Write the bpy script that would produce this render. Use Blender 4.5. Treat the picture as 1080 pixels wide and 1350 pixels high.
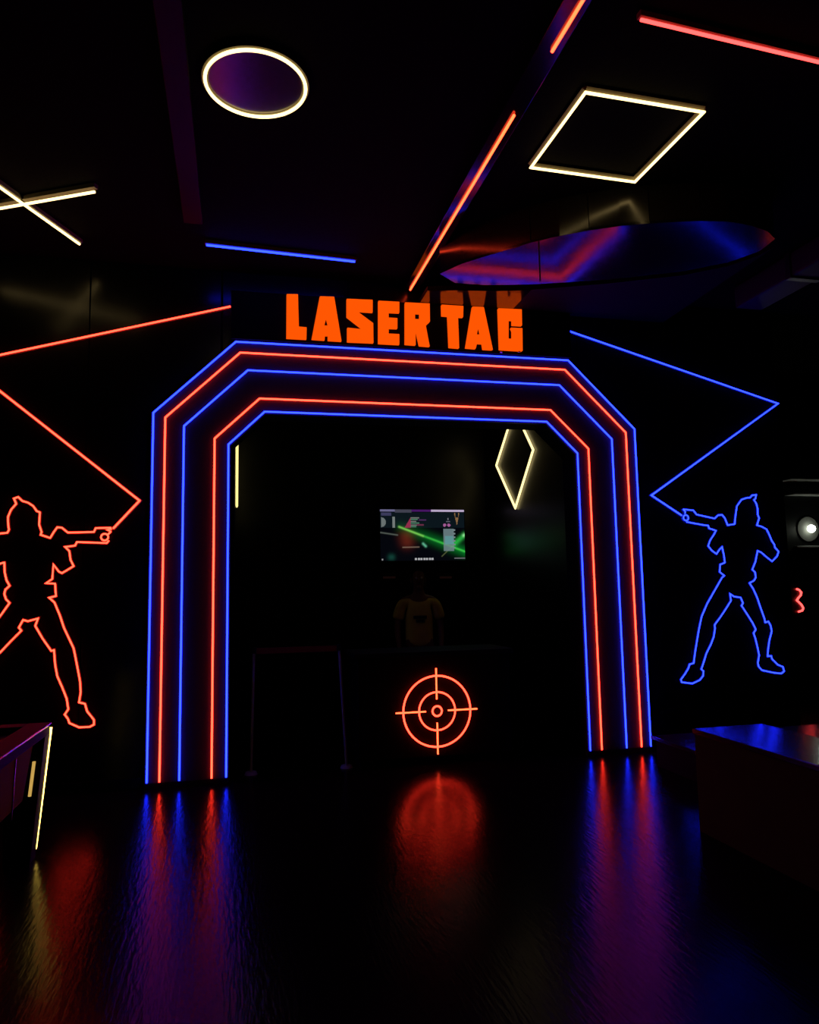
import bpy, bmesh, math, random
import numpy as np
from mathutils import Vector, Matrix
from mathutils.geometry import tessellate_polygon
random.seed(7)
for o in list(bpy.data.objects): bpy.data.objects.remove(o, do_unlink=True)
scene = bpy.context.scene
COL = scene.collection

# ------------------------------------------------------------------ camera
FPX = 979.127; YAW, PITCH, ROLL = 0.22973, 0.10604, -0.01894
CAM = Vector((-1.51059, -6.3078, 1.5))
_r = Vector((math.cos(YAW), -math.sin(YAW), 0))
FW = Vector((math.sin(YAW)*math.cos(PITCH), math.cos(YAW)*math.cos(PITCH), math.sin(PITCH)))
_u = _r.cross(FW)
RT = math.cos(ROLL)*_r + math.sin(ROLL)*_u
UP = -math.sin(ROLL)*_r + math.cos(ROLL)*_u
cd = bpy.data.cameras.new('camera'); cam = bpy.data.objects.new('camera', cd); COL.objects.link(cam)
cd.sensor_fit = 'HORIZONTAL'; cd.sensor_width = 36; cd.lens = FPX*36/1080
cam.matrix_world = Matrix(((RT.x, UP.x, -FW.x, CAM.x), (RT.y, UP.y, -FW.y, CAM.y), (RT.z, UP.z, -FW.z, CAM.z), (0, 0, 0, 1)))
scene.camera = cam
# ------------------------------------------------------------------ world and exposure
w = bpy.data.worlds.new('world'); scene.world = w; w.use_nodes = True
w.node_tree.nodes['Background'].inputs[0].default_value = (0, 0, 0, 1)
w.node_tree.nodes['Background'].inputs[1].default_value = 0.0
vs = scene.view_settings
vs.view_transform = 'Standard'; vs.look = 'None'; vs.gamma = 1; vs.use_curve_mapping = False; vs.exposure = 0.0

def at(px, py, axis, val):
    """photo pixel -> point on the plane axis = val (the wall, floor or ceiling the thing sits on)"""
    d = (px-540)/FPX*RT - (py-675)/FPX*UP + FW
    t = (val-CAM[axis])/d[axis]
    return CAM + t*d

# ------------------------------------------------------------------ materials
MATS = {}
def mat(name, col, rough=.5, spec=.5, metal=0, bump=None, var=0, coat=0):
    m = bpy.data.materials.new(name); m.use_nodes = True
    nt = m.node_tree; b = nt.nodes['Principled BSDF']
    b.inputs['Base Color'].default_value = (*col, 1); b.inputs['Roughness'].default_value = rough
    b.inputs['Specular IOR Level'].default_value = spec; b.inputs['Metallic'].default_value = metal
    b.inputs['Coat Weight'].default_value = coat
    tc = nt.nodes.new('ShaderNodeTexCoord')
    if var:
        n = nt.nodes.new('ShaderNodeTexNoise'); n.inputs['Scale'].default_value = 6; n.inputs['Detail'].default_value = 5
        nt.links.new(tc.outputs['Object'], n.inputs['Vector'])
        mx = nt.nodes.new('ShaderNodeMixRGB'); mx.inputs[1].default_value = (*[c*(1-var) for c in col], 1); mx.inputs[2].default_value = (*[c*(1+var) for c in col], 1)
        nt.links.new(n.outputs['Fac'], mx.inputs[0]); nt.links.new(mx.outputs[0], b.inputs['Base Color'])
    if bump:
        sc, st, stretch = bump
        mp = nt.nodes.new('ShaderNodeMapping'); mp.inputs['Scale'].default_value = stretch
        n = nt.nodes.new('ShaderNodeTexNoise'); n.inputs['Scale'].default_value = sc; n.inputs['Detail'].default_value = 4
        bp = nt.nodes.new('ShaderNodeBump'); bp.inputs['Strength'].default_value = st; bp.inputs['Distance'].default_value = .01
        nt.links.new(tc.outputs['Object'], mp.inputs['Vector']); nt.links.new(mp.outputs[0], n.inputs['Vector'])
        nt.links.new(n.outputs['Fac'], bp.inputs['Height']); nt.links.new(bp.outputs[0], b.inputs['Normal'])
    MATS[name] = m; return m
def emit(name, col, strength=1):
    m = bpy.data.materials.new(name); m.use_nodes = True; nt = m.node_tree
    nt.nodes.remove(nt.nodes['Principled BSDF'])
    e = nt.nodes.new('ShaderNodeEmission'); e.inputs[0].default_value = (*col, 1); e.inputs[1].default_value = strength
    nt.links.new(e.outputs[0], nt.nodes['Material Output'].inputs[0]); MATS[name] = m; return m

mat('wall_black', (.004, .0035, .0035), .20, .45, bump=(9, .06, (1, 1, 1)))
mat('inner_black', (.003, .003, .0035), .32, .35, bump=(7, .05, (1, 1, 1)))
mat('arch_black', (.030, .024, .030), .5, .2)
mat('matte_black', (.003, .003, .003), .8, .12)
mat('ceiling_black', (.0018, .0017, .0017), .9, .05, bump=(30, .2, (1, 1, 1)))
mat('floor_black', (.002, .0018, .002), .19, .055, bump=(55, .16, (1, .16, 1)))
mat('soffit_gloss', (.004, .004, .006), .14, .42, bump=(2.2, .25, (1, 1, 1)))
mat('fascia_gloss', (.006, .006, .006), .2, .6)
mat('ledge_gloss', (.006, .006, .006), .12, 1.0)
mat('beam_gloss', (.004, .003, .004), .13, .5)
mat('beam_dark', (.0012, .0012, .002), .4, .06)
mat('halo_channel', (.14, .12, .08), .6, .2)  # mounting channel, widened and lightened so a warm halo shows beside the tubes
mat('backing', (.05, .045, .05), .6, .15)  # on neon: lighter strip added behind the tubes to imitate their halo
mat('disc_gloss', (.012, .006, .012), .22, .9)
mat('sign_black', (.002, .002, .002), .7, .1)
mat('metal', (.35, .35, .36), .3, .5, 1)
mat('dark_metal', (.10, .10, .11), .35, .5, 1)
mat('post_grey', (.40, .38, .38), .45, .5)
mat('chrome', (.7, .7, .75), .18, .5, 1)
mat('belt_red', (.25, .01, .01), .7, .2)
mat('bench_brown', (.040, .072, .013), .8, .03, var=.25)
mat('bench_top', (.02, .018, .02), .16, .6, bump=(60, .1, (1, .1, 1)))
mat('table_side', (.16, .19, .004), .6, .02)
mat('table_black', (.003, .003, .002), .6, .1)
mat('table_purple', (.004, .002, .035), .6, .05)
mat('playfield', (.04, .04, .06), .15, .6)
mat('puck_red', (.4, .02, .02), .4, .5)
mat('plastic', (.006, .006, .0065), .6, .2)
mat('skin', (.20, .10, .06), .55, .3, var=.15)
mat('hair', (.01, .008, .006), .6, .3)
mat('shirt_yellow', (.78, .74, .10), .85, .1, var=.2)
mat('print_dark', (.03, .03, .03), .8, .1)
mat('trousers', (.015, .015, .02), .85, .1)
mat('shoe', (.02, .02, .02), .6, .3)
mat('eye_white', (.6, .58, .55), .3, .5)
mat('duct_grey', (.02, .02, .02), .5, .2)
mat('halo_grey', (.05, .05, .048), .8, .1)  # for the added disc that imitates the lamp's bloom
mat('shelf_grey', (.30, .30, .30), .35, .5)
mat('clip_white', (.5, .5, .5), .4, .5)

emit('neon_red', (12.0, .30, .14))
emit('neon_blue', (.085, .20, 12.0))
emit('neon_orange', (9.0, .45, .14))
emit('neon_pink', (5.0, .22, .20))
emit('neon_white', (3.4, 2.4, .92))
emit('neon_cream', (1.9, 1.5, .62))
emit('neon_cream_dim', (1.3, 1.05, .36))
emit('letter_orange', (1.05, .095, .001))
emit('table_led', (8.5, 5.6, .85))
emit('table_strip_dim', (.55, .34, .08))
emit('lamp_white', (22, 24, 19))
emit('dim_red', (.005, .0016, .0013))

# ------------------------------------------------------------------ helpers
def obj(name, bm, m, parent=None):
    me = bpy.data.meshes.new(name)
    if isinstance(bm, bmesh.types.BMesh): bm.to_mesh(me); bm.free()
    else: me.from_pydata(*bm)
    o = bpy.data.objects.new(name, me); COL.objects.link(o)
    me.materials.append(MATS[m])
    if parent is not None:
        o.parent = parent; o.matrix_parent_inverse = parent.matrix_world.inverted()
    return o
def empty(name, loc=(0, 0, 0)):
    e = bpy.data.objects.new(name, None); COL.objects.link(e); e.location = loc; e.empty_display_size = .1
    e.matrix_world = Matrix.Translation(loc); return e
def tag(o, label, cat, group=None):
    o['label'] = label; o['category'] = cat
    if group: o['group'] = group
    return o
def struct(o, label=None):
    o['kind'] = 'structure'
    if label: o['label'] = label
    return o
def smooth(o):
    for p in o.data.polygons: p.use_smooth = True
    return o
def box(bm, lo, hi, bev=0):
    lo, hi = Vector(lo), Vector(hi)
    g = bmesh.ops.create_cube(bm, size=1, matrix=Matrix.Translation((lo+hi)/2) @ Matrix.Diagonal((*(hi-lo), 1)))
    if bev:
        es = list({e for v in g['verts'] for e in v.link_edges})
        bmesh.ops.bevel(bm, geom=es, offset=bev, segments=2, affect='EDGES', profile=.7)
    return bm
def bx(lo, hi, bev=0): return box(bmesh.new(), lo, hi, bev)
def tube(bm, pts, r, N, closed=False, n=8):
    """mitred tube along a polyline lying in a plane with normal N"""
    N = Vector(N).normalized(); pts = [Vector(p) for p in pts]; m = len(pts); rings = []
    for i, p in enumerate(pts):
        a = (p-pts[i-1]).normalized() if (closed or i > 0) else None
        b = (pts[(i+1) % m]-p).normalized() if (closed or i < m-1) else None
        if a is None: t = b; k = 1
        elif b is None: t = a; k = 1
        else:
            t = (a+b)
            t = t.normalized() if t.length > 1e-4 else a
            k = min(2.2, 1/max(.3, t.dot(a)))
        s = N.cross(t).normalized()
        rings.append([bm.verts.new(p + s*math.cos(2*math.pi*j/n)*r*k + N*math.sin(2*math.pi*j/n)*r) for j in range(n)])
    for i in range(m if closed else m-1):
        A, B = rings[i], rings[(i+1) % m]
        for j in range(n): bm.faces.new((A[j], A[(j+1) % n], B[(j+1) % n], B[j]))
    if not closed:
        bm.faces.new(rings[0]); bm.faces.new(rings[-1][::-1])
    return bm
def tb(pts, r, N, closed=False, n=8): 
    bm = tube(bmesh.new(), pts, r, N, closed, n); bmesh.ops.recalc_face_normals(bm, faces=bm.faces); return bm
def neon(root, pts, r, N, m, closed=False, name='neon_tube', back=2.3):
    """neon flex: glowing tube over a flat strip added to catch a halo of its glow"""
    o = obj(name, tb(pts, r, N, closed), m, root); Nn = Vector(N)
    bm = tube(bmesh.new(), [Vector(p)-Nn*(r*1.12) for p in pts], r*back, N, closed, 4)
    for v in bm.verts:                       # flatten the halo strip against the wall
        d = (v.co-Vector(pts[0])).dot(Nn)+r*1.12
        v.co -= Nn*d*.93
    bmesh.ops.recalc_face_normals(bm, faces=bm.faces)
    obj('halo_strip', bm, 'backing', root); return o
def rod(bm, a, b, r0, r1=None, n=10):
    a, b = Vector(a), Vector(b); d = b-a
    M = Matrix.Translation((a+b)/2) @ d.to_track_quat('Z', 'Y').to_matrix().to_4x4()
    bmesh.ops.create_cone(bm, cap_ends=True, segments=n, radius1=r0, radius2=r1 if r1 is not None else r0, depth=d.length, matrix=M)
    return bm
def rd(*a, **k): return rod(bmesh.new(), *a, **k)
def prism(outer, holes, f0, f1):
    """extrude a 2D polygon with holes; f0/f1 map (x, z) to the front and back point"""
    loops = [outer]+list(holes)
    flat = [p for l in loops for p in l]
    tris = tessellate_polygon([[Vector((p[0], p[1], 0)) for p in l] for l in loops])
    n = len(flat); V = [f0(*p) for p in flat]+[f1(*p) for p in flat]; F = []
    for t in tris:
        F.append(tuple(t)); F.append(tuple(i+n for i in reversed(t)))
    k = 0
    for l in loops:
        m = len(l)
        for i in range(m): a, b = k+i, k+(i+1) % m; F.append((a, b, b+n, a+n))
        k += m
    bm = bmesh.new(); vs_ = [bm.verts.new(v) for v in V]
    for f in F:
        try: bm.faces.new([vs_[i] for i in f])
        except ValueError: pass
    bmesh.ops.recalc_face_normals(bm, faces=bm.faces)
    return bm
def circle_pts(c, r, ax, ay, n=48): return [Vector(c)+Vector(ax)*r*math.cos(2*math.pi*i/n)+Vector(ay)*r*math.sin(2*math.pi*i/n) for i in range(n)]

CEIL = 4.28; WY = 0.04            # ceiling height, face of the side walls (the arch face is y = 0)
# ------------------------------------------------------------------ the room
struct(obj('floor', bx((-6.5, -9, -.1), (8, 3.3, 0)), 'floor_black'), 'glossy black floor mirroring the neon arch')
struct(obj('ceiling', bx((-6.5, -9, CEIL), (8, 3.3, CEIL+.1)), 'ceiling_black'), 'matte black ceiling carrying the light shapes')
def panel_wall(name, edges, z0, label):
    root = struct(empty(name, ((edges[0]+edges[-1])/2, WY+.03, 0)), label)
    obj('backing', bx((edges[0], WY+.012, z0), (edges[-1], WY+.09, CEIL)), 'matte_black', root)
    for a, b in zip(edges, edges[1:]): obj('panel', bx((a+.004, WY, z0), (b-.004, WY+.03, CEIL-.003), .003), 'wall_black', root)
    return root
panel_wall('wall_left', [-6.36, -5.14, -3.92, -2.70, -1.65], 0, 'glossy black panelled wall left of the arch')
panel_wall('wall_right', [1.65, 2.70, 3.84], 0, 'glossy black panelled wall right of the arch')
panel_wall('wall_header', [-1.642, -.55, .55, 1.642], 3.09, 'black panelled wall above the arch')
struct(obj('wall_inner_left', bx((-1.75, .29, 0), (-1.53, 3.1, CEIL)), 'inner_black'), 'dark wall of the room behind the arch, left')
struct(obj('wall_inner_right', bx((1.70, WY+.10, 0), (1.83, 3.1, CEIL)), 'inner_black'), 'dark glossy wall of the room behind the arch, right')
struct(obj('wall_inner_back', bx((-1.53, 3.0, 0), (1.70, 3.1, CEIL)), 'inner_black'), 'dark end wall carrying the screen behind the arch')
struct(obj('wall_far_right', bx((1.83, 3.0, 0), (8, 3.1, CEIL)), 'inner_black'), 'dark wall of the side area at far right')
struct(obj('wall_side_left', bx((-6.5, -9, 0), (-6.36, .13, CEIL)), 'matte_black'), 'black side wall at far left')
struct(obj('wall_side_right', bx((7.9, -9, 0), (8, 3, CEIL)), 'matte_black'), 'black side wall at far right')
struct(obj('wall_rear', bx((-6.36, -9, 0), (7.9, -8.9, CEIL)), 'matte_black'), 'black wall behind the viewer')
struct(obj('baseboard_left', bx((-6.36, WY-.012, 0), (-2.2, WY, .08), .003), 'matte_black'))
struct(obj('baseboard_right', bx((2.2, WY-.012, 0), (3.84, WY, .08), .003), 'matte_black'))

# ceiling beam (left) and service duct (right)
struct(obj('trim_1', bx((-1.90, -8.9, CEIL-.07), (-1.77, -.9, CEIL), .004), 'beam_dark'), 'slim dark ceiling beam left of the ring light')
dct = tag(empty('ceiling_duct', (3.12, -1.6, CEIL)), 'grey ceiling duct above the right wall, beside the curved soffit', 'duct')
obj('duct_body', bx((3.0, -8.5, CEIL-.22), (3.28, -.5, CEIL-.02), .02), 'duct_grey', dct)
for y in (-1.2, -2.4, -3.6): obj('duct_collar', bx((2.985, y-.03, CEIL-.235), (3.295, y+.03, CEIL-.01), .006), 'dark_metal', dct)

# ------------------------------------------------------------------ the arch
ARCH = [(2.184, 2.997, 1.527, 3.637), (2.090, 2.960, 1.490, 3.544), (1.941, 2.893, 1.427, 3.393), (1.695, 2.795, 1.328, 3.151), (1.582, 2.749, 1.285, 3.039)]
def arch_line(W, hc, w_, ht, z0, y): return [(-W, y, z0), (-W, y, hc), (-w_, y, ht), (w_, y, ht), (W, y, hc), (W, y, z0)]
arch = tag(empty('neon_archway', (0, .05, 0)), 'black chamfered archway outlined by five nested red and blue neon lines', 'archway')
O = ARCH[0]; I = ARCH[4]
outer = [(p[0], p[2]) for p in arch_line(O[0]+.018, O[1]+.006, O[2]+.007, O[3]+.018, 0, 0)]
inner = [(p[0], p[2]) for p in arch_line(I[0]-.018, I[1]-.008, I[2]-.006, I[3]-.018, 0, 0)]
obj('arch_face', prism(outer+inner[::-1], [], lambda x, z: (x, 0, z), lambda x, z: (x, .045, z)), 'arch_black', arch)
inner2 = [(p[0], p[2]) for p in arch_line(I[0]+.02, I[1]+.008, I[2]+.008, I[3]+.02, 0, 0)]
obj('arch_jamb', prism(inner2+inner[::-1], [], lambda x, z: (x, .045, z), lambda x, z: (x, .28, z)), 'matte_black', arch)
for i, a in enumerate(ARCH):
    o = obj('neon_tube', tb(arch_line(*a, .05, -.012), .0074, (0, -1, 0)), 'neon_red' if i in (1, 3) else 'neon_blue', arch)
    o['label'] = ('red' if i in (1, 3) else 'blue')+' neon line, '+['outermost', 'second', 'middle', 'fourth', 'innermost'][i]+' of the arch'
for s in (-1, 1):
    x0, x1 = sorted((s*1.562, s*2.206))
    obj('plinth', bx((x0, -.006, 0), (x1, 0.0, .045), .002), 'plastic', arch)

# ------------------------------------------------------------------ LASER TAG sign
sign = tag(empty('laser_tag_sign', (0, 0, 3.66)), 'black sign box above the arch with glowing orange letters reading LASER TAG', 'sign')
obj('sign_box', bx((-1.568, -.03, 3.658), (1.555, WY-.001, 4.083), .004), 'sign_black', sign)
K = 400/1080
LET = [
 ([(103,74),(143,75),(146,190),(174,193),(173,234),(102,230)], []),
 ([(221,82),(272,84),(298,241),(250,238),(250,221),(239,221),(238,237),(192,234)], [[(244,160),(251,187),(237,186)]]),
 ([(317,91),(409,95),(409,138),(352,134),(411,178),(412,247),(319,243),(319,194),(376,200),(317,154)], []),
 ([(430,98),(504,102),(504,140),(466,138),(466,158),(497,160),(497,196),(466,195),(466,215),(504,217),(504,253),(430,249)], []),
 ([(525,104),(612,108),(613,172),(598,186),(612,260),(576,257),(562,195),(562,255),(525,252)], [[(560,142),(577,143),(577,164),(560,163)]]),
 ([(655,112),(732,117),(731,156),(713,155),(717,266),(682,263),(677,152),(656,150)], []),
 ([(765,119),(805,121),(837,272),(803,270),(800,250),(781,249),(776,268),(741,265)], [[(787,188),(794,219),(780,218)]]),
 ([(857,125),(940,129),(941,186),(907,184),(907,167),(893,166),(893,233),(907,234),(907,206),(902,194),(942,196),(943,276),(862,271)], [])]
for ch, (ou, ho) in zip('LASERTAG', LET):
    f = lambda p: (lambda q: (q.x, q.z))(at(340+p[0]*K, 360+p[1]*K, 1, -.065))
    o = obj('letter', prism([f(p) for p in ou], [[f(p) for p in h] for h in ho], lambda x, z: (x, -.065, z), lambda x, z: (x, -.030, z)), 'letter_orange', sign)
    o['label'] = 'glowing orange block letter '+ch
for px in (868, 932):
    q = at(340+px*K, 360+279*K, 1, -.05)
    obj('clip', bx((q.x-.010, -.05, q.z-.008), (q.x+.010, -.031, q.z+.006), .002), 'clip_white', sign)

# ------------------------------------------------------------------ ceiling lights
def clight(name, label, cat='ceiling light', loc=(0, 0, 0)): return tag(empty(name, loc), label, cat)
def channel_line(root, a, b, r, m, z, wid=None):
    a, b = Vector(a), Vector(b); d = (b-a).normalized(); s = Vector((0, 0, 1)).cross(d)
    obj('neon_tube', tb([a, b], r, (0, 0, 1)), m, root)
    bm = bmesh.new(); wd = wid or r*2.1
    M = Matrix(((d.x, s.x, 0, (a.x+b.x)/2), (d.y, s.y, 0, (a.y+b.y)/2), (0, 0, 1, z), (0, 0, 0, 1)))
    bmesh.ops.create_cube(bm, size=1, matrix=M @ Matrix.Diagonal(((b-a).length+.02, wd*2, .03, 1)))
    obj('halo_channel', bm, 'halo_channel', root)  # made wider than the tube so its sides imitate a glow
ZL = CEIL-.040; ZC = CEIL-.0155
# ring
cpx = [at(*p, 2, ZL) for p in ((337, 62), (337, 157), (270, 110), (405, 110))]
cc = Vector(((cpx[2].x+cpx[3].x)/2, (cpx[0].y+cpx[1].y)/2, ZL)); cr = (cpx[3]-cpx[2]).length/2-.008
rg = clight('ring_light', 'round warm white ring light on the ceiling with a purple glossy centre', loc=(cc.x, cc.y, CEIL))
smooth(obj('neon_tube', tb(circle_pts(cc, cr, (1, 0, 0), (0, 1, 0), 64), .0092, (0, 0, 1), True), 'neon_white', rg))
bm = bmesh.new(); bmesh.ops.create_cone(bm, cap_ends=True, segments=64, radius1=cr+.012, radius2=cr+.012, depth=.03, matrix=Matrix.Translation((cc.x, cc.y, ZC)))
obj('disc', bm, 'disc_gloss', rg)
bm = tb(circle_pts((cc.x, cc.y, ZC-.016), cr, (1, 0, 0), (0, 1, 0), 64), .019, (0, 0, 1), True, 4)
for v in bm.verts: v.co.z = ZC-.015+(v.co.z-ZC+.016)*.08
obj('rim_halo', bm, 'halo_channel', rg)  # flat annulus added to imitate a halo around the ring
# square
sqp = [at(*p, 2, ZL) for p in ((772, 122), (928, 148), (837, 240), (700, 221))]
sc = sum(sqp, Vector())/4
sq = clight('square_light', 'warm white square outline light on the ceiling', loc=(sc.x, sc.y, CEIL))
obj('neon_tube', tb(sqp, .0086, (0, 0, 1), True), 'neon_white', sq)
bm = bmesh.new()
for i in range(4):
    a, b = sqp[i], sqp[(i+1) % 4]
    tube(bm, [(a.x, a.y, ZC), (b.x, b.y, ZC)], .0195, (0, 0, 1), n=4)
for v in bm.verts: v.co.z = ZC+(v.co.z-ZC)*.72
obj('halo_channel', bm, 'halo_channel', sq)  # widened bars that catch the square's glow as a halo
# cross
xa = [at(105, 322, 2, ZL), at(0, 247, 2, ZL)]; xb = [at(125, 250, 2, ZL), at(0, 272, 2, ZL)]
xc = (xa[0]+xa[1])/2
xl = clight('cross_light', 'warm white X of two crossed light bars on the ceiling at left', loc=(xc.x, xc.y, CEIL))
for (a, b), dz in ((xa, 0), (xb, -.016)):
    e = b+(b-a)*.72 if dz == 0 else b+(b-a)*.62
    dv = Vector((0, 0, dz)); channel_line(xl, a+dv, e+dv, .0095, 'neon_white', ZC)
# single bars
def single(name, label, p0, p1, m, r, ext=0):
    a, b = at(*p0, 2, ZL), at(*p1, 2, ZL); b = b+(b-a)*ext
    o = clight(name, label, loc=((a.x+b.x)/2, (a.y+b.y)/2, CEIL)); o['group'] = 'single light bars on the ceiling'; channel_line(o, a, b, r, m, ZC)
single('light_bar', 'short blue light bar on the ceiling left of the orange centre line', (272, 323), (468, 345), 'neon_blue', .0090)
single('light_bar', 'pink red light bar on the ceiling at the top right corner', (845, 26), (1080, 82), 'neon_pink', .0085, .3)
# centre beam with two orange bars
ZB = 4.2
bmr = tag(empty('ceiling_light_track', (0, -3, CEIL)), 'black centre ceiling beam carrying broken orange light bars to the sign', 'light track')
obj('beam', bx((-.050, -8.6, ZB+.010), (.082, WY-.005, CEIL), .004), 'beam_gloss', bmr)
for a, b in (((541, 382), (678, 152)), ((728, 68), (769, 0))):
    A, B = at(*a, 2, ZB), at(*b, 2, ZB)
    if b[1] == 0: B = B+(B-A)*1.6
    obj('neon_tube', tb([A, B], .0085, (0, 0, 1)), 'neon_orange', bmr)

# ------------------------------------------------------------------ curved dropped soffit on the right
ZS = 4.0
fp = [at(*p, 2, ZS) for p in ((580, 361), (608, 348), (640, 338), (670, 329), (700, 320), (738, 311), (777, 304), (818, 298), (857, 294.5), (893, 292.5), (925, 291.5), (960, 292), (990, 297), (1012, 305), (1022, 315))]
bp_ = [at(*p, 2, ZS) for p in ((1002, 331), (960, 346), (900, 358), (800, 369), (700, 375), (640, 376), (600, 373))]
front = [(p.x, p.y) for p in fp]; pl = front+[(p.x, p.y) for p in bp_]
sof = tag(empty('curved_soffit', (1.2, -1.2, ZS)), 'black curved ceiling soffit above the sign with glossy underside glowing blue', 'soffit')
obj('underside', prism(pl, [], lambda x, y: (x, y, ZS), lambda x, y: (x, y, ZS+.02)), 'soffit_gloss', sof)
cen = (sum(p[0] for p in pl)/len(pl), sum(p[1] for p in pl)/len(pl))
core = [(cen[0]+(x-cen[0])*.93, cen[1]+(y-cen[1])*.93) for x, y in pl]
obj('core', prism(core, [], lambda x, y: (x, y, ZS+.021), lambda x, y: (x, y, CEIL-.001)), 'matte_black', sof)
led = [at(*p, 2, 4.085) for p in ((566, 384), (600, 383), (650, 384), (700, 383), (800, 375), (900, 364), (960, 352), (1000, 338), (1020, 328))]
lf = [(p.x, min(p.y, -.09)) for p in led]
lf[0] = (.09, lf[0][1])
led_ = tag(empty('sign_ledge', (1.0, WY, 4.09)), 'black ledge over the sign mirroring the letters TAG', 'ledge')
obj('ledge_board', prism([(lf[0][0], WY-.002)]+lf+[(lf[-1][0]+.05, WY-.002)], [], lambda x, y: (x, y, 4.092), lambda x, y: (x, y, 4.13)), 'matte_black', led_)
obj('ledge_facing', prism([(lf[0][0], WY-.002)]+lf[:4]+[(lf[3][0], WY-.002)], [], lambda x, y: (x, y, 4.086), lambda x, y: (x, y, 4.0915)), 'ledge_gloss', led_)
rq = at(710, 321, 2, ZS)
obj('hanger_rod', rd((rq.x-.01, rq.y-.03, CEIL), (rq.x-.01, rq.y-.03, at(710, 370, 1, rq.y-.03).z), .006), 'plastic', sof)
seams = [0, 4, 6, 8, 10, 12, 14]
for a, b in zip(seams, seams[1:]):
    seg = front[a:b+1]; n2 = []
    for i, p in enumerate(seg):
        q0 = Vector(seg[max(0, i-1)]); q1 = Vector(seg[min(len(seg)-1, i+1)]); t = (q1-q0).normalized()
        n2.append(Vector(p)+Vector((-t.y, t.x))*(.014))
    s0 = [Vector(p) for p in seg]
    d0 = (s0[1]-s0[0]).normalized()*.003; s0[0] += d0; n2[0] += d0
    d1 = (s0[-1]-s0[-2]).normalized()*.003; s0[-1] -= d1; n2[-1] -= d1
    bm = prism([tuple(p) for p in s0]+[tuple(p) for p in n2[::-1]], [], lambda x, y: (x, y, ZS+.02), lambda x, y: (x, y, CEIL-.001))
    obj('fascia_panel', bm, 'fascia_gloss', sof)

# ------------------------------------------------------------------ neon laser beams and figures on the walls
YF = WY-.0125
def wp(px, py): return at(px, py, 1, YF)
NW = (0, -1, 0)
o = empty('neon_laser_line', (-2.6, WY, 3)); neon(o, [wp(304, 404), wp(-48, 478), wp(184, 660), wp(149, 697)], .0076, NW, 'neon_red')
tag(o, 'red neon zigzag laser line on the wall left of the arch', 'neon line', 'neon laser lines beside the arch')
o = empty('neon_laser_line', (2.6, WY, 3)); neon(o, [wp(749, 436), wp(1026, 532), wp(859, 653), wp(899, 679.5)], .0076, NW, 'neon_blue')
tag(o, 'blue neon zigzag laser line on the wall right of the arch', 'neon line', 'neon laser lines beside the arch')
RF = [(290,292),(345,298),(362,320),(410,331),(460,342),(478,324),(500,322),(515,340),(530,378),(568,372),(572,330),(580,275),(605,240),(635,230),(652,229),(661,217),(684,214),(680,235),(672,241),(685,262),(692,290),(692,320),(700,340),(688,378),(715,386),(740,400),(755,430),(768,462),(782,482),(785,498),(805,520),(797,545),(770,573),(740,550),(712,525),(692,516),(685,550),(680,575),(670,600),(663,617),(678,632),(682,660),(672,677),(648,690),(670,725),(690,770),(710,830),(728,880),(733,903),(750,897),(762,920),(768,950),(755,1000),(748,1050),(746,1085),(765,1083),(770,1100),(800,1130),(828,1142),(835,1165),(820,1178),(780,1174),(715,1160),(697,1140),(693,1120),(700,1080),(692,1040),(680,990),(670,960),(682,940),(665,905),(630,850),(605,812),(613,798),(600,768),(565,763),(543,748),(548,785),(520,830),(490,875),(460,915),(462,935),(455,980),(440,1020),(415,1070),(400,1120),(388,1155),(400,1165),(398,1190),(380,1213),(340,1232),(282,1225),(278,1210),(300,1180),(318,1150),(325,1128),(347,1122),(355,1060),(365,1000),(375,940),(390,870),(420,800),(460,730),(500,660),(512,650),(487,630),(490,590),(515,580),(510,540),(500,495),(485,510),(470,533),(445,515),(425,490),(435,460),(455,430),(467,407),(430,395),(425,380),(400,377),(350,368),(308,360)]
kr = 330/1350
RW = [wp(830+x*kr, 600+y*kr) for x, y in RF]
def figure(pts, ring, rr, tip, m, label):
    c = sum(pts, Vector())/len(pts)
    root = tag(empty('neon_figure', (c.x, WY, min(p.z for p in pts))), label, 'neon figure', 'neon player outlines beside the arch')
    neon(root, pts, .0060, NW, m, name='outline', back=2.4)
    obj('muzzle_ring', tb(circle_pts(ring, rr, (1, 0, 0), (0, 0, 1), 20), .0062, NW, True), m, root)
    obj('gun_sight', tb(tip, .0062, NW), m, root)
rp = lambda x, y: wp(830+x*kr, 600+y*kr)
figure(RW, rp(305, 338), .027, [rp(290, 292), rp(302, 306), rp(300, 316)], 'neon_blue', 'blue neon outline of a player aiming a gun, right of the arch')
kl = 380/1350
LFa = [(520,358),(502,350),(520,346),(518,340),(448,342),(440,360),(318,363),(290,340),(268,338),(252,360),(235,388),(190,373),(195,360),(183,325),(187,268),(172,262),(155,238),(130,222),(105,215),(85,196),(65,203),(76,228),(52,255),(37,290),(38,325),(42,350)]
LFb = [(20,503),(22,550),(30,585),(45,612),(25,630),(20,650),(28,675),(45,692),(0,755)]
LFc = [(0,925),(50,872),(100,822),(88,808),(108,772),(130,778),(178,765),(165,800),(200,860),(240,917),(253,913),(258,980),(268,1035),(290,1085),(312,1140),(320,1190),(303,1215),(318,1235),(325,1255),(370,1275),(420,1273),(440,1262),(440,1240),(408,1200),(398,1165),(370,1158),(378,1110),(375,1060),(360,980),(345,905),(300,810),(280,750),(255,690),(230,668),(262,660),(258,602),(215,600),(245,580),(250,512),(275,545),(290,553),(345,520),(330,490),(325,450),(305,430),(352,424),(360,407),(500,412),(510,400)]
lp = lambda p: wp(p[0]*kl, 600+p[1]*kl)
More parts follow.
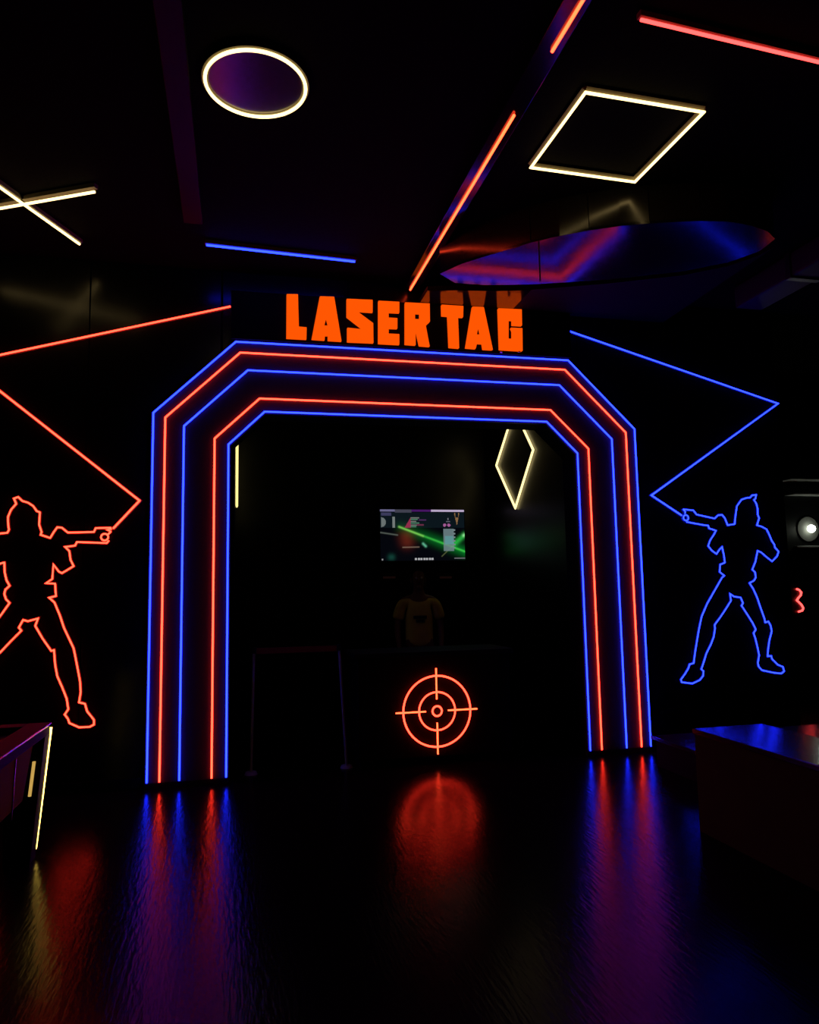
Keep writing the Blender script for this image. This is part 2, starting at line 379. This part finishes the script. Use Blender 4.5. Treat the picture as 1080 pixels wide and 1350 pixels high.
# the part of the left figure beyond the frame
arm = [lp(p) for p in ((34,364),(0,367),(-60,385),(-95,440),(-118,490),(-122,520),(-85,565),(-45,530),(0,508))]
leg = [lp(p) for p in ((-55,820),(-105,920),(-122,930),(-150,1000),(-178,1075),(-185,1115),(-205,1120),(-255,1160),(-290,1178),(-290,1210),(-230,1214),(-160,1190),(-135,1165),(-128,1110),(-95,1030),(-70,985),(-40,960))]
LW = [lp(p) for p in LFa]+arm+[lp(p) for p in LFb]+leg+[lp(p) for p in LFc]
figure(LW, lp((490, 384)), .027, [lp((520, 358)), lp((505, 372))], 'neon_red', 'red neon outline of a player aiming a gun, left of the arch')

# ------------------------------------------------------------------ room behind the arch
# diamonds on the side walls
def diamond(X, N, m, label):
    root = tag(empty('diamond_light', (X, 1.88, 3.03)), label, 'wall light', 'diamond lights behind the arch')
    P4 = [(X, 1.876, 2.45), (X, 2.478, 3.06), (X, 1.80, 3.62), (X, 1.276, 3.03)]
    obj('neon_tube', tb(P4, .0135, N, True), m, root)
    s = -1 if N[0] > 0 else 1
    xb_ = -1.5295 if N[0] > 0 else 1.6995
    for p in P4: obj('standoff', rd((X, p[1], p[2]), (xb_, p[1], p[2]), .006), 'dark_metal', root)
diamond(1.684, (-1, 0, 0), 'neon_cream', 'cream diamond outline light on the right wall behind the arch')
diamond(-1.512, (1, 0, 0), 'neon_cream_dim', 'cream light seen edge-on as a vertical line inside the arch, left')
# screen
D = 2.93
tl, br = at(501, 671.5, 1, D), at(613.5, 738.5, 1, D)
tv = tag(empty('wall_screen', ((tl.x+br.x)/2, 3.0, br.z)), 'flat screen on the back wall showing green laser beams', 'screen')
obj('bezel', bx((tl.x-.012, D+.004, br.z-.02), (br.x+.012, D+.05, tl.z+.012), .004), 'plastic', tv)
obj('bracket', bx((tl.x+.3, D+.05, br.z+.2), (br.x-.3, 3.0, tl.z-.2)), 'dark_metal', tv)
NX, NZ = 168, 98
uu, vv = np.meshgrid((np.arange(NX)+.5)/NX, (np.arange(NZ)+.5)/NZ)
img = np.zeros((NZ, NX, 3)); img[:] = (.0015, .002, .004)
def rect(u0, u1, v0, v1, c, a=1):
    k = (uu >= u0) & (uu < u1) & (vv >= v0) & (vv < v1); img[k] = img[k]*(1-a)+np.array(c)*a
def segd(x0, y0, x1, y1):
    ax, ay = (uu-x0)*1.7, vv-y0; bx_, by = (x1-x0)*1.7, y1-y0
    t = np.clip((ax*bx_+ay*by)/(bx_*bx_+by*by), 0, 1); return np.hypot(ax-t*bx_, ay-t*by), t
def glow(x0, y0, x1, y1, c, wd, amp0=1, amp1=1):
    d, t = segd(x0, y0, x1, y1); img[:] = img+(np.exp(-(d/wd)**2)*(amp0+(amp1-amp0)*t))[..., None]*np.array(c)
rect(0, 1, .05, .36, (.004, .009, .013))
glow(.30, .55, .31, .62, (.10, .012, .004), .13)
glow(.24, .35, 1.0, .83, (.0, .16, .015), .10, .2, 1); glow(.22, .34, 1.0, .83, (.05, .55, .06), .020, .55, .9); glow(.22, .34, .5, .52, (.16, .25, .05), .02)
glow(1.0, .50, .87, .68, (.02, .42, .05), .05); glow(1.0, .5, .99, .51, (.3, .5, .3), .03); glow(.85, .72, .72, .92, (.12, .14, .05), .008)
glow(0, .45, .2, .5, (.10, .12, .10), .012); glow(.26, .74, .45, .735, (.20, .14, .10), .010); glow(.50, .67, .53, .72, (.12, .5, .3), .022); glow(.12, .93, .13, .93, (.005, .05, .035), .06)
rect(0, .17, 0, .045, (.16, .15, .30)); rect(.17, .37, 0, .06, (.06, .06, .09)); rect(.37, .62, 0, .045, (.07, .01, .14)); rect(.60, 1, 0, .045, (.55, .45, .66))
rect(.01, .13, .06, .12, (.05, .05, .12))
k = (np.hypot((uu-.012)*1.7, vv-.25) < .095) & (uu > .012); img[k] = (.16, .19, .19)
rect(.14, .175, .14, .36, (.20, .23, .22))
k = (vv > .14) & (vv < .36) & (uu > .37-(vv-.12)*.36) & (uu < .36); img[k] = (.32, .03, .08)
for i in range(6): rect(.36, .46-.02*(i % 3), .15+i*.036, .172+i*.036, (.09, .26, .16) if i % 2 else (.2, .22, .2))
rect(.45, .54, .19, .215, (.10, .03, .14)); rect(.43, .51, .29, .315, (.16, .03, .07))
for u in (.76, .812): img[np.hypot((uu-u)*1.7, vv-.305) < .032] = (.42, .12, .34)
rect(.78, .83, .22, .245, (.12, .12, .16)); rect(.795, .812, .16, .20, (.2, .2, .24))
k = (vv > .06) & (vv < .31) & (abs(uu-.91) < (.31-vv)*.13) & ~((vv < .15) & (abs(uu-.91) < .02)); img[k] = (.28, .15, .06)
rect(.745, .87, .38, .82, (.18, .26, .28), .8); rect(.76, .87, .52, .68, (.12, .40, .42), .6)
for i in range(6): rect(.86, .885, .39+.07*i, .42+.07*i, (.2, .26, .28))
for i in range(7): rect(.40+.033*i, .423+.033*i, .945, .985, (.5, .5, .52))
rect(.01, .03, .955, .985, (.3, .3, .3)); rect(.87, 1, .945, .965, (.16, .16, .18))
V = [(tl.x+(br.x-tl.x)*i/NX, D, tl.z+(br.z-tl.z)*j/NZ) for j in range(NZ+1) for i in range(NX+1)]
F = [(j*(NX+1)+i, (j+1)*(NX+1)+i, (j+1)*(NX+1)+i+1, j*(NX+1)+i+1) for j in range(NZ) for i in range(NX)]
m = emit('screen_picture', (1, 1, 1), 1.0); at_ = m.node_tree.nodes.new('ShaderNodeAttribute'); at_.attribute_name = 'picture'
m.node_tree.links.new(at_.outputs['Color'], m.node_tree.nodes['Emission'].inputs[0])
sco = obj('display', (V, [], F), 'screen_picture', tv)
ca = sco.data.color_attributes.new('picture', 'FLOAT_COLOR', 'CORNER')
rgba = np.ones((NZ*NX, 4, 4)); rgba[:, :, :3] = np.clip(img*.85, 0, 1).reshape(-1, 1, 3)
ca.data.foreach_set('color', rgba.reshape(-1))
# two small units with a dim red light under the screen
for px, side in ((513.5, 'left'), (588, 'right')):
    q = at(px, 761, 1, 2.86)
    r = tag(empty('control_unit', (q.x, 3.0, q.z-.05)), 'small black wall unit with a dim red light below the screen, '+side, 'control unit', 'units under the screen')
    obj('housing', bx((q.x-.12, 2.87, q.z-.05), (q.x+.12, 3.0, q.z+.05), .01), 'plastic', r)
    obj('indicator', bx((q.x-.08, 2.862, q.z-.016), (q.x+.08, 2.872, q.z+.012), .003), 'dim_red', r)
# counter with target
CY = .12; cx0, cx1 = -.52, .92
ct = tag(empty('reception_counter', ((cx0+cx1)/2, CY+.3, 0)), 'black front counter inside the arch behind the neon target', 'counter')
obj('body', bx((cx0+.03, CY, .06), (cx1-.03, CY+.55, .93), .01), 'matte_black', ct)
obj('counter_top', bx((cx0, CY-.03, .93), (cx1, CY+.58, .97), .006), 'plastic', ct)
obj('kick_plate', bx((cx0+.05, CY+.03, 0), (cx1-.05, CY+.52, .06)), 'plastic', ct)
tc_ = at(576.5, 937.5, 1, CY-.02)
tg = tag(empty('neon_target', (tc_.x, CY, tc_.z-.37)), 'red neon crosshair target sign on the counter front', 'neon sign')
AX, AZ = Vector((1, 0, 0)), Vector((0, 0, 1))
for rr, n, tr in ((.303, 72, .0080), (.163, 56, .0074), (.042, 32, .0080)):
    smooth(obj('neon_ring', tb(circle_pts(tc_, rr, AX, AZ, n), tr, NW, True), 'neon_red', tg))
for d in (AX, -AX, AZ, -AZ):
    obj('neon_bar', tb([tc_+d*.100+Vector((0, .006, 0)), tc_+d*.368+Vector((0, .006, 0))], .0068, NW), 'neon_orange', tg)
# barrier frame
bf = tag(empty('barrier_frame', (-.98, .21, 0)), 'slim dark metal barrier frame with a dull red top strap, left of the counter', 'barrier')
LA, LB = at(331, 1021, 2, 0), at(457, 1012, 2, 0)
TA, TBp = at(335, 857, 1, LA.y), at(447, 853, 1, LB.y)
for f_, t_ in ((LA, TA), (LB, TBp)):
    obj('post', rd((f_.x, f_.y, .02), t_, .012, .012), 'post_grey', bf)
    obj('foot', rd((f_.x, f_.y, 0), (f_.x, f_.y, .022), .055, .045, n=20), 'post_grey', bf)
    obj('cap', rd(t_+Vector((0, 0, -.03)), t_+Vector((0, 0, .025)), .02, n=14), 'plastic', bf)
bm = bmesh.new(); d = (TBp-TA); zc = (TA.z+TBp.z)/2-.01
box(bm, (TA.x+.015, LA.y-.004, zc-.025), (TBp.x-.015, LA.y+.004, zc+.025)); obj('strap', bm, 'belt_red', bf)

# ------------------------------------------------------------------ attendant
def person(base, label):
    root = tag(empty('person', base), label, 'person')
    B = Vector(base)
    def skin(chains, radii, sub=2):
        """list of polylines with per-vertex radius -> evaluated mesh from Skin + Subsurf"""
        V, E, R, idx = [], [], [], {}
        for ch in chains:
            prev = None
            for (p, r) in ch:
                k = tuple(round(c, 4) for c in p)
                if k not in idx: idx[k] = len(V); V.append(p); R.append(r)
                if prev is not None: E.append((prev, idx[k]))
                prev = idx[k]
        me = bpy.data.meshes.new('tmp'); me.from_pydata(V, E, [])
        o = bpy.data.objects.new('tmp', me); COL.objects.link(o)
        o.modifiers.new('s', 'SKIN').use_smooth_shade = True
        for i, r in enumerate(R):
            rr = r if isinstance(r, tuple) else (r, r); me.skin_vertices[0].data[i].radius = rr
        me.skin_vertices[0].data[0].use_root = True
        ss = o.modifiers.new('d', 'SUBSURF'); ss.levels = sub
        ev = o.evaluated_get(bpy.context.evaluated_depsgraph_get()); out = bpy.data.meshes.new_from_object(ev)
        bpy.data.objects.remove(o, do_unlink=True); return out
    def arm_ch(s):
        return [((0, 0, 1.36), .10), ((s*.10, 0, 1.40), .07), ((s*.185, 0, 1.385), .056), ((s*.225, .01, 1.25), .048), ((s*.245, .015, 1.10), .040), ((s*.245, -.05, .98), .036), ((s*.235, -.125, .88), .026), ((s*.232, -.165, .83), .032), ((s*.228, -.19, .79), .030)]
    torso = [((0, 0, .93), (.155, .115)), ((0, 0, 1.05), (.14, .105)), ((0, 0, 1.20), (.155, .115)), ((0, 0, 1.36), (.10, .10)), ((0, -.005, 1.47), .058), ((0, -.015, 1.54), .055), ((0, -.02, 1.61), (.072, .088)), ((0, -.015, 1.69), (.076, .092)), ((0, -.01, 1.75), (.05, .06))]
    legs = [[((0, 0, .93), .15), ((s*.095, 0, .85), .09), ((s*.11, -.005, .50), .058), ((s*.115, 0, .27), .052), ((s*.12, .015, .08), .038), ((s*.125, -.05, .045), .040), ((s*.13, -.13, .035), .034)] for s in (-1, 1)]
    meshes = [skin([torso, arm_ch(1), arm_ch(-1)]+legs, None)]
    # nose, ears, brow and chin
    meshes.append(skin([[((0, -.085, 1.64), .012), ((0, -.112, 1.612), .014), ((0, -.10, 1.60), .015)]], None, 1))
    meshes.append(skin([[((0, -.07, 1.56), .026), ((0, -.082, 1.535), .024), ((0, -.05, 1.53), .03)]], None, 1))
    for s in (-1, 1):
        meshes.append(skin([[((s*.074, 0, 1.65), .010), ((s*.086, .012, 1.635), .012), ((s*.082, .006, 1.60), .009), ((s*.072, 0, 1.59), .008)]], None, 1))
        # five fingers and the thumb at the side of the palm
        for i, ln in enumerate((.062, .072, .076, .070, .054)):
            if i == 0:
                a = Vector((s*.205, -.165, .825)); ch = [(tuple(a), .011), (tuple(a+Vector((-s*.022, -.012, -.02))), .010), (tuple(a+Vector((-s*.028, -.03, -.042))), .009)]
            else:
                a = Vector((s*(.206+.017*(i-1)), -.188+.004*(i-2), .790)); ch = [(tuple(a), .0092), (tuple(a+Vector((0, -.012, -ln*.5))), .0088), (tuple(a+Vector((-s*.004, -.004, -ln))), .0075)]
            meshes.append(skin([ch], None, 1))
    bm = bmesh.new()
    for me in meshes: bm.from_mesh(me)
    o = obj('body', bm, 'skin', root); o.location = (0, 0, 0)
    rm = o.modifiers.new('r', 'REMESH'); rm.mode = 'VOXEL'; rm.voxel_size = .007; rm.use_smooth_shade = True
    ev = o.evaluated_get(bpy.context.evaluated_depsgraph_get()); me = bpy.data.meshes.new_from_object(ev); o.modifiers.clear(); o.data = me
    if not me.materials: me.materials.append(MATS['skin'])
    def put(name, me, m):
        q = bpy.data.objects.new(name, me); COL.objects.link(q); me.materials.clear(); me.materials.append(MATS[m]); q.parent = root
        for p in me.polygons: p.use_smooth = True
        return q
    o.matrix_parent_inverse = Matrix.Identity(4)
    # T-shirt: torso and short sleeves, slightly larger than the body
    sh = [((0, 0, .86), (.178, .135)), ((0, 0, .98), (.168, .130)), ((0, 0, 1.20), (.176, .134)), ((0, 0, 1.34), (.13, .12)), ((0, -.003, 1.415), (.085, .08))]
    sl = [[((0, 0, 1.34), .12), ((s*.10, 0, 1.39), .085), ((s*.19, 0, 1.375), .072), ((s*.228, .01, 1.24), .072), ((s*.238, .012, 1.17), .074)] for s in (-1, 1)]
    put('t_shirt', skin([sh]+sl, None), 'shirt_yellow')
    bm = bmesh.new(); box(bm, (-.075, -.150, 1.19), (.075, -.139, 1.225), .003); box(bm, (-.045, -.148, 1.15), (.05, -.139, 1.18), .003)
    me = bpy.data.meshes.new('print'); bm.to_mesh(me); bm.free(); put('shirt_print', me, 'print_dark')
    tr = [[((0, 0, .95), (.165, .13)), ((s*.095, 0, .84), .105), ((s*.11, -.005, .50), .075), ((s*.118, .01, .10), .066)] for s in (-1, 1)]
    put('trousers', skin(tr, None), 'trousers')
    for s in (-1, 1): put('shoe', skin([[((s*.12, .04, .05), .048), ((s*.125, -.05, .045), .046), ((s*.132, -.16, .036), .036)]], None), 'shoe')
    hr = skin([[((0, .005, 1.69), (.088, .104)), ((0, .005, 1.745), (.068, .085)), ((0, .005, 1.765), (.04, .05))], [((0, .005, 1.69), .09), ((0, .055, 1.62), (.07, .05)), ((0, .06, 1.57), (.055, .035))]], None)
    put('hair', hr, 'hair')
    for s in (-1, 1):
        bm = bmesh.new(); bmesh.ops.create_uvsphere(bm, u_segments=12, v_segments=8, radius=.013, matrix=Matrix.Translation((s*.031, -.098, 1.645)))
        me = bpy.data.meshes.new('eye'); bm.to_mesh(me); bm.free(); put('eye', me, 'eye_white')
    bm = bmesh.new(); box(bm, (-.024, -.113, 1.572), (.024, -.10, 1.58), .003)
    me = bpy.data.meshes.new('mouth'); bm.to_mesh(me); bm.free(); put('mouth', me, 'print_dark')
    return root
p_ = at(552, 789, 1, 1.95)
pr = person((p_.x, 1.95, 0), 'person in a yellow t-shirt standing behind the counter below the screen')
pr.rotation_euler.z = -.15

# ------------------------------------------------------------------ bench block and step on the right
b0 = at(923, 1096, 2, 0)
bn = tag(empty('block_bench', (b0.x+.25, b0.y-1.2, 0)), 'long dark brown block bench with a glossy top in the right foreground', 'bench')
obj('body', bx((b0.x, b0.y-2.6, 0), (b0.x+.49, b0.y, .585), .004), 'bench_brown', bn)
obj('seat_top', bx((b0.x-.008, b0.y-2.61, .585), (b0.x+.50, b0.y+.01, .615), .005), 'bench_top', bn)
st = tag(empty('low_bench', (2.5, -.8, 0)), 'low black bench in front of the wall under the blue figure', 'bench')
obj('body', bx((1.93, -1.10, 0), (3.5, -.53, .22), .006), 'matte_black', st)
obj('seat_top', bx((1.90, -1.13, .22), (3.53, -.5, .25), .006), 'bench_top', st)

# ------------------------------------------------------------------ games table, left foreground
X1, Y1 = -2.645, -1.41
tb_ = tag(empty('games_table', (X1-.6, Y1-1.1, 0)), 'arcade games table with lit edge strip and purple rim, left foreground', 'games table')
TW = 1.25; TL = 2.3; FL = .06
def slab(pts, y0, y1): return prism(pts, [], lambda x, z: (x, y0, z), lambda x, z: (x, y1, z))
for y in (Y1, Y1-TL+.12):   # end legs flaring out towards the top
    for x, s in ((X1, 1), (X1-TW, -1)):
        obj('leg', slab([(x, .0), (x+s*FL, .70), (x+s*(FL-.22), .70), (x-s*.14, 0)], y-.12, y), 'table_black', tb_)
ap = [at(44, 968, 0, X1+FL-.015), at(29.5, 1056, 0, X1+FL-.015)]
obj('apron', prism([(ap[0].y, .70), (ap[1].y, ap[1].z), (Y1-TL+.30, ap[1].z), (Y1-TL+.13, .70)], [], lambda y, z: (X1+FL-.015, y, z), lambda y, z: (X1-TW-FL+.015, y, z)), 'table_side', tb_)
for k in (.66, 1.25): 
    bm = bmesh.new(); rod(bm, (X1+FL-.013, Y1-k, .69), (X1+FL-.013, Y1-k-.04, .40), .004, n=6); obj('seam_trim', bm, 'chrome', tb_)
obj('playfield', bx((X1-TW, Y1-TL+.06, .70), (X1, Y1-.06, .725)), 'playfield', tb_)
for lo, hi in (((X1-.06, Y1-TL, .70), (X1+FL, Y1, .765)), ((X1-TW-FL, Y1-TL, .70), (X1-TW+.06, Y1, .765)), ((X1-TW+.06, Y1-.12, .70), (X1-.06, Y1, .765)), ((X1-TW+.06, Y1-TL, .70), (X1-.06, Y1-TL+.12, .765))):
    obj('rim', bx(lo, hi, .006), 'table_purple', tb_)
obj('edge_trim', tb([(X1+FL+.002, Y1+.003, .757), (X1+FL+.002, Y1-TL, .757)], .006, (1, 0, 0)), 'chrome', tb_)
e0, e1 = at(46, 1119, 1, Y1+.008)+Vector((-.002, .022, 0)), at(66.5, 959, 1, Y1+.008)+Vector((-.002, .022, 0))
obj('strip_blocker', tb([e0, e1], .013, (1, 0, 0)), 'table_black', tb_)  # black tube added to keep the strip's reflection off the left wall
d0, d1 = at(46, 1119, 1, Y1+.008), at(66.5, 959, 1, Y1+.008)
obj('light_strip', tb([d0, d1], .0105, (1, 0, 0)), 'table_led', tb_)
obj('light_strip', tb([at(39, 1050, 1, Y1-.13), at(45, 1004, 1, Y1-.13)], .009, (1, 0, 0)), 'table_strip_dim', tb_)  # short dim emissive bar on the leg's front face

# ------------------------------------------------------------------ side area far right
YS = 2.9
sh = empty('wall_shelf', (6.7, 3.0, 2.0)); tag(sh, 'grey metal wall shelf unit around a bright lamp at the far right', 'shelf')
for (px, py), (a, b), yf in (((1056, 630), (-.16, 1.2), 2.58), ((1057, 650), (-.12, 1.2), 2.80), ((1065, 720), (-.18, 1.2), 2.95)):
    q = at(px, py, 1, yf); obj('shelf_board', bx((q.x+a, yf, q.z-.018), (q.x+b, 3.0, q.z+.006), .004), 'shelf_grey', sh)
q = at(1076, 690, 1, 2.95); z0, z1 = at(1065, 720, 1, 2.7).z, at(1056, 630, 1, 2.7).z
for dx in (.35, .95): obj('upright', bx((q.x+dx, 2.94, z0-.2), (q.x+dx+.04, 3.0, z1+.2), .004), 'dark_metal', sh)
q = at(1070, 697, 1, 2.925)
lm = tag(empty('wall_lamp', (q.x, 2.95, q.z)), 'bright round white lamp on the far right wall', 'lamp')
bm = bmesh.new(); bmesh.ops.create_uvsphere(bm, u_segments=20, v_segments=12, radius=.055, matrix=Matrix.Translation(q)); smooth(obj('bulb', bm, 'lamp_white', lm))
obj('halo_disc', rd((q.x, 3.0, q.z), (q.x, 2.985, q.z), .185, .180, n=40), 'halo_grey', lm)  # disc added behind the bulb to imitate its soft bloom
obj('stem', rd((q.x, 2.985, q.z), (q.x, 2.93, q.z), .015), 'dark_metal', lm)
SQ = [(902,722),(916,727),(927,740),(925,755),(910,772),(903,783),(914,793),(929,808),(938,825),(933,838),(912,845)]
sp = [at(830+x*kr, 600+y*kr, 1, 2.98) for x, y in SQ]
o = obj('neon_squiggle', tb(sp, .014, NW), 'neon_pink'); tag(o, 'small red neon squiggle shaped like a 3 at the far right', 'neon sign')
